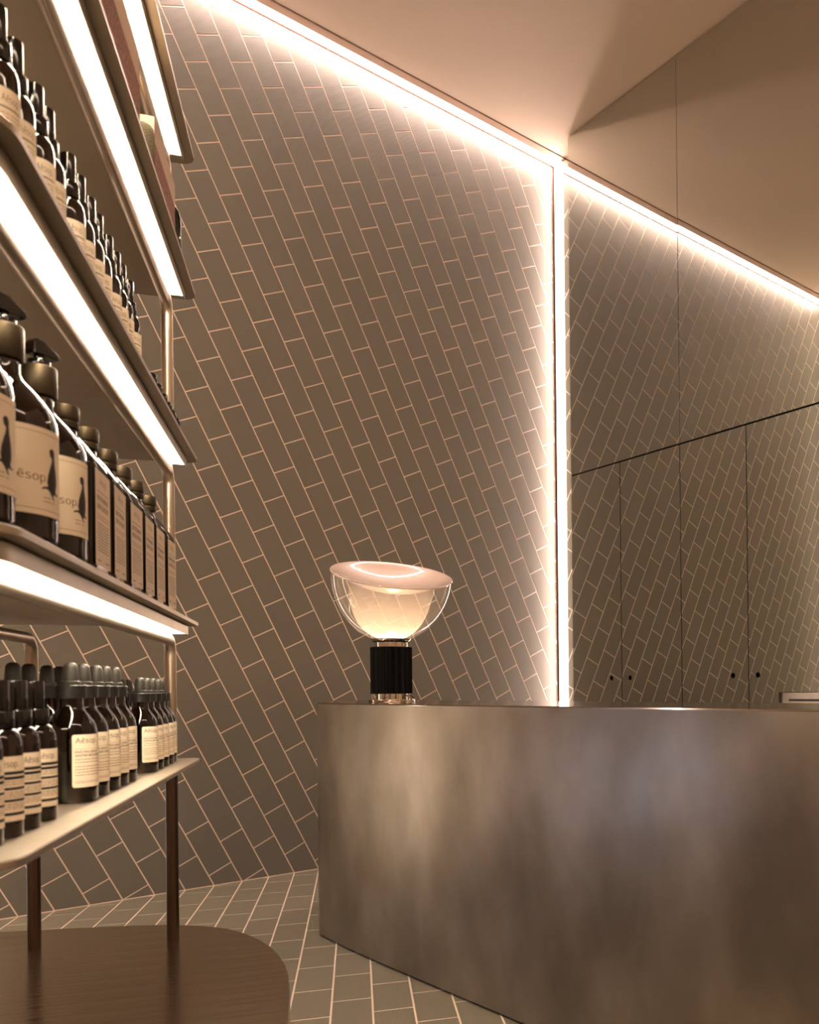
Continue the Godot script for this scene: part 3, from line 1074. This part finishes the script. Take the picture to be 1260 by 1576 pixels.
func dropper_bottle(k: float) -> Node3D:
	var t := thing("dropper_bottle", "", "bottle")
	var body := [Vector2(0, 0.004), Vector2(0.044, 0.004), Vector2(0.046, 0.0), Vector2(0.0505, 0.0015), Vector2(0.0535, 0.007), Vector2(0.0535, 0.150), Vector2(0.0530, 0.166), Vector2(0.0505, 0.178), Vector2(0.0455, 0.189), Vector2(0.038, 0.201), Vector2(0.031, 0.2105), Vector2(0.027, 0.218), Vector2(0.0255, 0.226), Vector2(0.0255, 0.242), Vector2(0, 0.242)]
	part("body", lathe(scaled(body, k), 48), M.amber, t)
	part("collar", ribbed_ring(0.0315 * K * k, 0.2405 * K * k, 0.271 * K * k, 36, 0.0011 * K * k), M.collar, t)
	var bulb := [Vector2(0.0, 0.2705), Vector2(0.0205, 0.2705), Vector2(0.021, 0.272), Vector2(0.0205, 0.2795), Vector2(0.0165, 0.281), Vector2(0.0168, 0.284), Vector2(0.0158, 0.300), Vector2(0.0148, 0.313), Vector2(0.0125, 0.3195), Vector2(0.0075, 0.3238), Vector2(0.0, 0.3248)]
	part("bulb", lathe(scaled(bulb, k), 32), M.rubber, t)
	part("label", curved_label(0.0535 * K * k, 0.0363 * K * k, 0.1571 * K * k, deg_to_rad(32.0), deg_to_rad(43.0), 0.004 * K * k), M.label_dropper, t)
	return t

func slimmed(prof: Array, k: float, slim: float) -> Array:
	var out := []
	for p in prof: out.append(Vector2(p.x * K * slim, p.y * K * k))
	return out

func toner_bottle(k := 1.0, slim := 1.0, lab := "label_toner") -> Node3D:
	var t := thing("toner_bottle", "", "bottle")
	var body := [Vector2(0, 0.003), Vector2(0.029, 0.003), Vector2(0.031, 0.0), Vector2(0.034, 0.001), Vector2(0.0355, 0.005), Vector2(0.0355, 0.158), Vector2(0.0347, 0.170), Vector2(0.0318, 0.180), Vector2(0.0265, 0.188), Vector2(0.0205, 0.192), Vector2(0.0195, 0.197), Vector2(0, 0.197)]
	part("body", lathe(slimmed(body, k, slim), 44), M.amber, t)
	part("collar", lathe(slimmed([Vector2(0, 0.193), Vector2(0.0225, 0.193), Vector2(0.0235, 0.1945), Vector2(0.0235, 0.221), Vector2(0.0225, 0.2225), Vector2(0.0, 0.2225)], k, slim), 36), M.cap_black, t)
	part("cap", lathe(slimmed([Vector2(0, 0.2225), Vector2(0.0158, 0.2225), Vector2(0.0162, 0.224), Vector2(0.0162, 0.275), Vector2(0.0152, 0.278), Vector2(0, 0.2785)], k, slim), 36), M.cap_black, t)
	part("label", curved_label(0.0355 * K * slim, 0.030 * K * k, 0.1435 * K * k, deg_to_rad(45.0), deg_to_rad(118.0)), M[lab], t)
	return t

func pump_bottle() -> Node3D:
	var t := thing("pump_bottle", "", "bottle")
	var body := [Vector2(0, 0.006), Vector2(0.064, 0.006), Vector2(0.068, 0.0), Vector2(0.072, 0.001), Vector2(0.0808, 0.016), Vector2(0.082, 0.020), Vector2(0.082, 0.222), Vector2(0.0805, 0.236), Vector2(0.0755, 0.251), Vector2(0.067, 0.265), Vector2(0.054, 0.283), Vector2(0.042, 0.297), Vector2(0.031, 0.308), Vector2(0.0255, 0.318), Vector2(0.0245, 0.346), Vector2(0, 0.346)]
	part("body", lathe(scaled(body), 56), M.amber, t)
	part("neck_band", lathe(scaled([Vector2(0, 0.344), Vector2(0.031, 0.344), Vector2(0.032, 0.3455), Vector2(0.032, 0.402), Vector2(0.031, 0.4035), Vector2(0, 0.4035)]), 44), M.bronze, t)
	var pump := MB.new()
	lathe_into(pump, scaled([Vector2(0, 0.4035), Vector2(0.020, 0.4035), Vector2(0.0205, 0.405), Vector2(0.0205, 0.417), Vector2(0.0195, 0.4185), Vector2(0.0, 0.4185)]), 32)
	lathe_into(pump, scaled([Vector2(0, 0.4185), Vector2(0.009, 0.4185), Vector2(0.009, 0.430), Vector2(0, 0.430)]), 20)
	part("pump_collar", pump.mesh(), M.cap_black, t)
	var head := MB.new()
	# actuator: a wedge whose spout slopes down to the front
	var hp := [Vector2(-0.018, 0.428), Vector2(-0.018, 0.452), Vector2(-0.012, 0.459), Vector2(0.004, 0.458), Vector2(0.034, 0.440), Vector2(0.0365, 0.434), Vector2(0.034, 0.428)]
	var poly := PackedVector2Array()
	for q in hp: poly.append(Vector2(q.x, q.y) * K)
	prism_into(head, poly, -0.013 * K, 0.013 * K, 0.002 * K, Transform3D(Basis(Vector3(1, 0, 0), Vector3(0, 0, 1), Vector3(0, 1, 0)), Vector3.ZERO), 30.0)
	var hd := part("pump_head", head.mesh(), M.cap_black, t)
	hd.rotation.y = 0.9
	part("label", curved_label(0.082 * K, 0.058 * K, 0.214 * K, deg_to_rad(31.0), deg_to_rad(150.0), 0.0, 60), M.label_pump, t)
	return t

func square_bottle() -> Node3D:
	var t := thing("square_bottle", "", "bottle")
	var b := MB.new()
	# rounded square that turns into a round neck
	var prof := [[0.066, 0.0, 0.0], [0.0715, 0.002, 0.0], [0.0728, 0.008, 0.0], [0.0728, 0.232, 0.0], [0.0715, 0.243, 0.05], [0.067, 0.254, 0.15], [0.056, 0.270, 0.4], [0.043, 0.287, 0.75], [0.032, 0.299, 1.0], [0.024, 0.308, 1.0], [0.0225, 0.330, 1.0]]
	var seg := 48
	var rings := []
	for q in prof:
		var ring := []
		for a in seg:
			var th := TAU * (a + 0.5) / seg
			var c := Vector2(cos(th), sin(th))
			var sq := 1.0 / pow(pow(absf(c.x), 9.0) + pow(absf(c.y), 9.0), 1.0 / 9.0)
			var r: float = q[0] * lerpf(sq, 1.0, q[2])
			ring.append(Vector3(c.x * r, q[1], c.y * r) * K)
		rings.append(ring)
	var k0 := b.v.size()
	for j in rings.size():
		for a in seg:
			var p: Vector3 = rings[j][a]
			var dx: Vector3 = rings[j][(a + 1) % seg] - rings[j][(a + seg - 1) % seg]
			var dy: Vector3 = rings[min(j + 1, rings.size() - 1)][a] - rings[max(j - 1, 0)][a]
			var n := dy.cross(dx).normalized()
			if n.dot(Vector3(p.x, 0, p.z)) < 0.0: n = -n
			b.vert(p, n)
	for j in rings.size() - 1:
		for a in seg:
			var q := k0 + j * seg + a
			var q2 := k0 + j * seg + (a + 1) % seg
			b.quad(q, q2, q2 + seg, q + seg)
	b.face(rings[0], Vector3.DOWN)
	b.face(rings[-1], Vector3.UP)
	part("body", b.mesh(), M.amber, t)
	var cap := [Vector2(0, 0.322), Vector2(0.0275, 0.322), Vector2(0.028, 0.3235), Vector2(0.028, 0.333), Vector2(0.0262, 0.335), Vector2(0.0262, 0.338), Vector2(0.0285, 0.340), Vector2(0.029, 0.3415), Vector2(0.029, 0.366), Vector2(0.0275, 0.370), Vector2(0.0, 0.371)]
	part("cap", lathe(scaled(cap), 40), M.bronze, t)
	var lab := MB.new()
	var x := 0.0732 * K
	lab.face([Vector3(x, 0.018 * K, 0.066 * K), Vector3(x, 0.018 * K, -0.066 * K), Vector3(x, 0.228 * K, -0.066 * K), Vector3(x, 0.228 * K, 0.066 * K)], Vector3(1, 0, 0), [Vector2(0, 1), Vector2(1, 1), Vector2(1, 0), Vector2(0, 0)])
	part("label", lab.mesh(), M.label_square, t)
	return t

func build_bottles() -> void:
	var nth := ["nearest to", "second from", "third from", "fourth from", "fifth from", "sixth from", "seventh from", "eighth from", "ninth from", "tenth from", "eleventh from", "farthest from"]
	# lowest shelf, front row: toners, then two blocks of dropper bottles
	var toner := toner_bottle()
	var lt := [-1.50, -1.605, -1.70, -1.80]
	for k in 4:
		var o := toner if k == 0 else copy(toner, "toner_bottle")
		stand(o, -0.012, lt[k], H1, [0.0, 0.2, -0.15, 0.1][k])
		tag(o, "amber bottle with black-banded label on lowest shelf, %s the dropper bottles" % nth[k], "bottle", "banded label bottles on the lowest shelf")
	var drop := dropper_bottle(1.0)
	var la := [-1.192, -1.084, -0.962, -0.862, -0.755]
	for k in 5:
		var o := drop if k == 0 else copy(drop, "dropper_bottle")
		stand(o, -0.026, la[k], H1, [0.0, -0.06, 0.05, -0.03, 0.04][k])
		tag(o, "front-row amber dropper bottle on lowest shelf, %s the black-banded labels" % nth[k], "bottle", "dropper bottles on the lowest shelf")
	var drop_small := dropper_bottle(0.92)
	var lb := [-0.462, -0.362, -0.262, -0.163, -0.075]
	for k in 5:
		var o := drop_small if k == 0 else copy(drop_small, "dropper_bottle")
		stand(o, -0.016 if k < 4 else -0.02, lb[k], H1, [0.0, 0.05, -0.04, 0.03, -0.05][k])
		tag(o, "front-row amber dropper bottle on lowest shelf, %s the right post" % nth[4 - k], "bottle", "dropper bottles on the lowest shelf")
	# back row
	var lr := [-1.205, -1.095, -0.955, -0.845]
	for k in 4:
		var o := copy(drop, "dropper_bottle")
		stand(o, -0.137, lr[k], H1)
		tag(o, "back-row amber dropper bottle showing only its bulb, %s the left picture edge" % nth[k], "bottle", "dropper bottles in the back row of the lowest shelf")
	for k in 2:
		var o := copy(drop_small, "dropper_bottle")
		stand(o, -0.135, [-0.12, -0.02][k], H1)
		tag(o, "back-row amber dropper bottle behind the block by the right post, %s that post" % nth[1 - k], "bottle", "dropper bottles in the back row of the lowest shelf")
	# second shelf: three pump bottles, six square bottles
	var pump := pump_bottle()
	var lp := [-1.456, -1.666, -1.86]
	for k in 3:
		var o := pump if k == 0 else copy(pump, "pump_bottle")
		stand(o, [-0.012, -0.010, -0.022][k], lp[k], H2, [0.0, 0.0, 0.0][k])
		tag(o, "large amber pump bottle with dark bird label, %s the square bottles" % nth[k], "bottle", "pump bottles on the second shelf")
	var sq := square_bottle()
	var ls := [-1.315, -1.146, -0.950, -0.775, -0.605, -0.404]
	for k in 6:
		var o := sq if k == 0 else copy(sq, "square_bottle")
		stand(o, -0.003, ls[k], H2, [0.0, 0.02, -0.02, 0.01, 0.0, -0.02][k])
		tag(o, "square dark bottle with tall cream label, %s the pump bottles" % nth[k], "bottle", "square bottles on the second shelf")
	# third shelf: a row of small capped bottles, then low jars
	var lc := [-1.716, -1.630, -1.508, -1.436, -1.28, -1.196, -1.104, -1.028, -0.92, -0.834, -0.764, -0.664]
	var tall := toner_bottle(1.16, 0.92, "label_tall")
	for k in 12:
		var o := tall if k == 0 else copy(tall, "toner_bottle")
		stand(o, 0.0, lc[k], H3, rng.randf_range(-0.2, 0.2))
		tag(o, "amber bottle with glossy black cap on third shelf, %s the near end" % nth[k], "bottle", "black capped bottles on the third shelf")
	var jar := thing("jar", "", "jar")
	part("body", lathe(scaled([Vector2(0, 0), Vector2(0.028, 0), Vector2(0.030, 0.003), Vector2(0.030, 0.052), Vector2(0.026, 0.060), Vector2(0, 0.060)]), 36), M.amber_dark, jar)
	part("lid", lathe(scaled([Vector2(0, 0.060), Vector2(0.029, 0.060), Vector2(0.030, 0.062), Vector2(0.030, 0.083), Vector2(0.028, 0.086), Vector2(0, 0.086)]), 36), M.cap_black, jar)
	var lj := [-0.57, -0.48, -0.39, -0.30, -0.215, -0.13]
	for k in 6:
		var o := jar if k == 0 else copy(jar, "jar")
		stand(o, 0.03, lj[k], H3)
		tag(o, "low dark jar peeping over third shelf edge, %s the capped bottles" % nth[k], "jar", "low jars on the third shelf")
	# fourth shelf: two cartons, a speckled roll, another carton and a dark bottle
	carton(-1.86, -1.33, 0.06, "long cream carton with a mottled rose lower band on the fourth shelf, nearest the camera")
	carton(-1.31, -0.80, 0.06, "cream carton with a mottled rose lower band on the fourth shelf, beside the speckled roll", 0.278)
	carton(-0.58, -0.205, 0.06, "cream carton with a mottled rose lower band at the far end of the fourth shelf", 0.250)
	var roll := thing("speckled_roll", "upright speckled grey and beige roll between two cartons on the fourth shelf", "roll")
	part("body", lathe(scaled([Vector2(0, 0), Vector2(0.026, 0), Vector2(0.029, 0.006), Vector2(0.030, 0.03), Vector2(0.030, 0.170), Vector2(0.027, 0.188), Vector2(0.017, 0.198), Vector2(0, 0.201)]), 40), M.speckled, roll)
	stand(roll, 0.036, -0.616, H4)
	var dk := thing("dark_bottle", "dark rounded bottle half hidden behind the far carton on the fourth shelf", "bottle")
	part("body", lathe(scaled([Vector2(0, 0), Vector2(0.040, 0), Vector2(0.044, 0.006), Vector2(0.044, 0.15), Vector2(0.040, 0.185), Vector2(0.028, 0.205), Vector2(0.016, 0.212), Vector2(0.016, 0.235), Vector2(0, 0.235)]), 40), M.amber_dark, dk)
	part("cap", lathe(scaled([Vector2(0, 0.235), Vector2(0.020, 0.235), Vector2(0.020, 0.262), Vector2(0, 0.263)]), 32), M.cap_black, dk)
	stand(dk, 0.028, -0.145, H4)

func carton(l0: float, l1: float, sf: float, label: String, h := 0.265) -> void:
	var t := thing("carton", label, "carton", su(sf - 0.055, (l0 + l1) * 0.5, H4), -shelf_yaw, "cartons on the fourth shelf")
	var hl := (l1 - l0) * 0.5 * K
	var hw := 0.055 * K
	var split := h * 0.70 * K
	part("lower_band", box_mesh(Vector3(-hw, 0, -hl), Vector3(hw, split, hl), 0.0006), M.card_print, t)
	part("box", box_mesh(Vector3(-hw, split, -hl), Vector3(hw, h * K, hl), 0.0006), M.card, t)
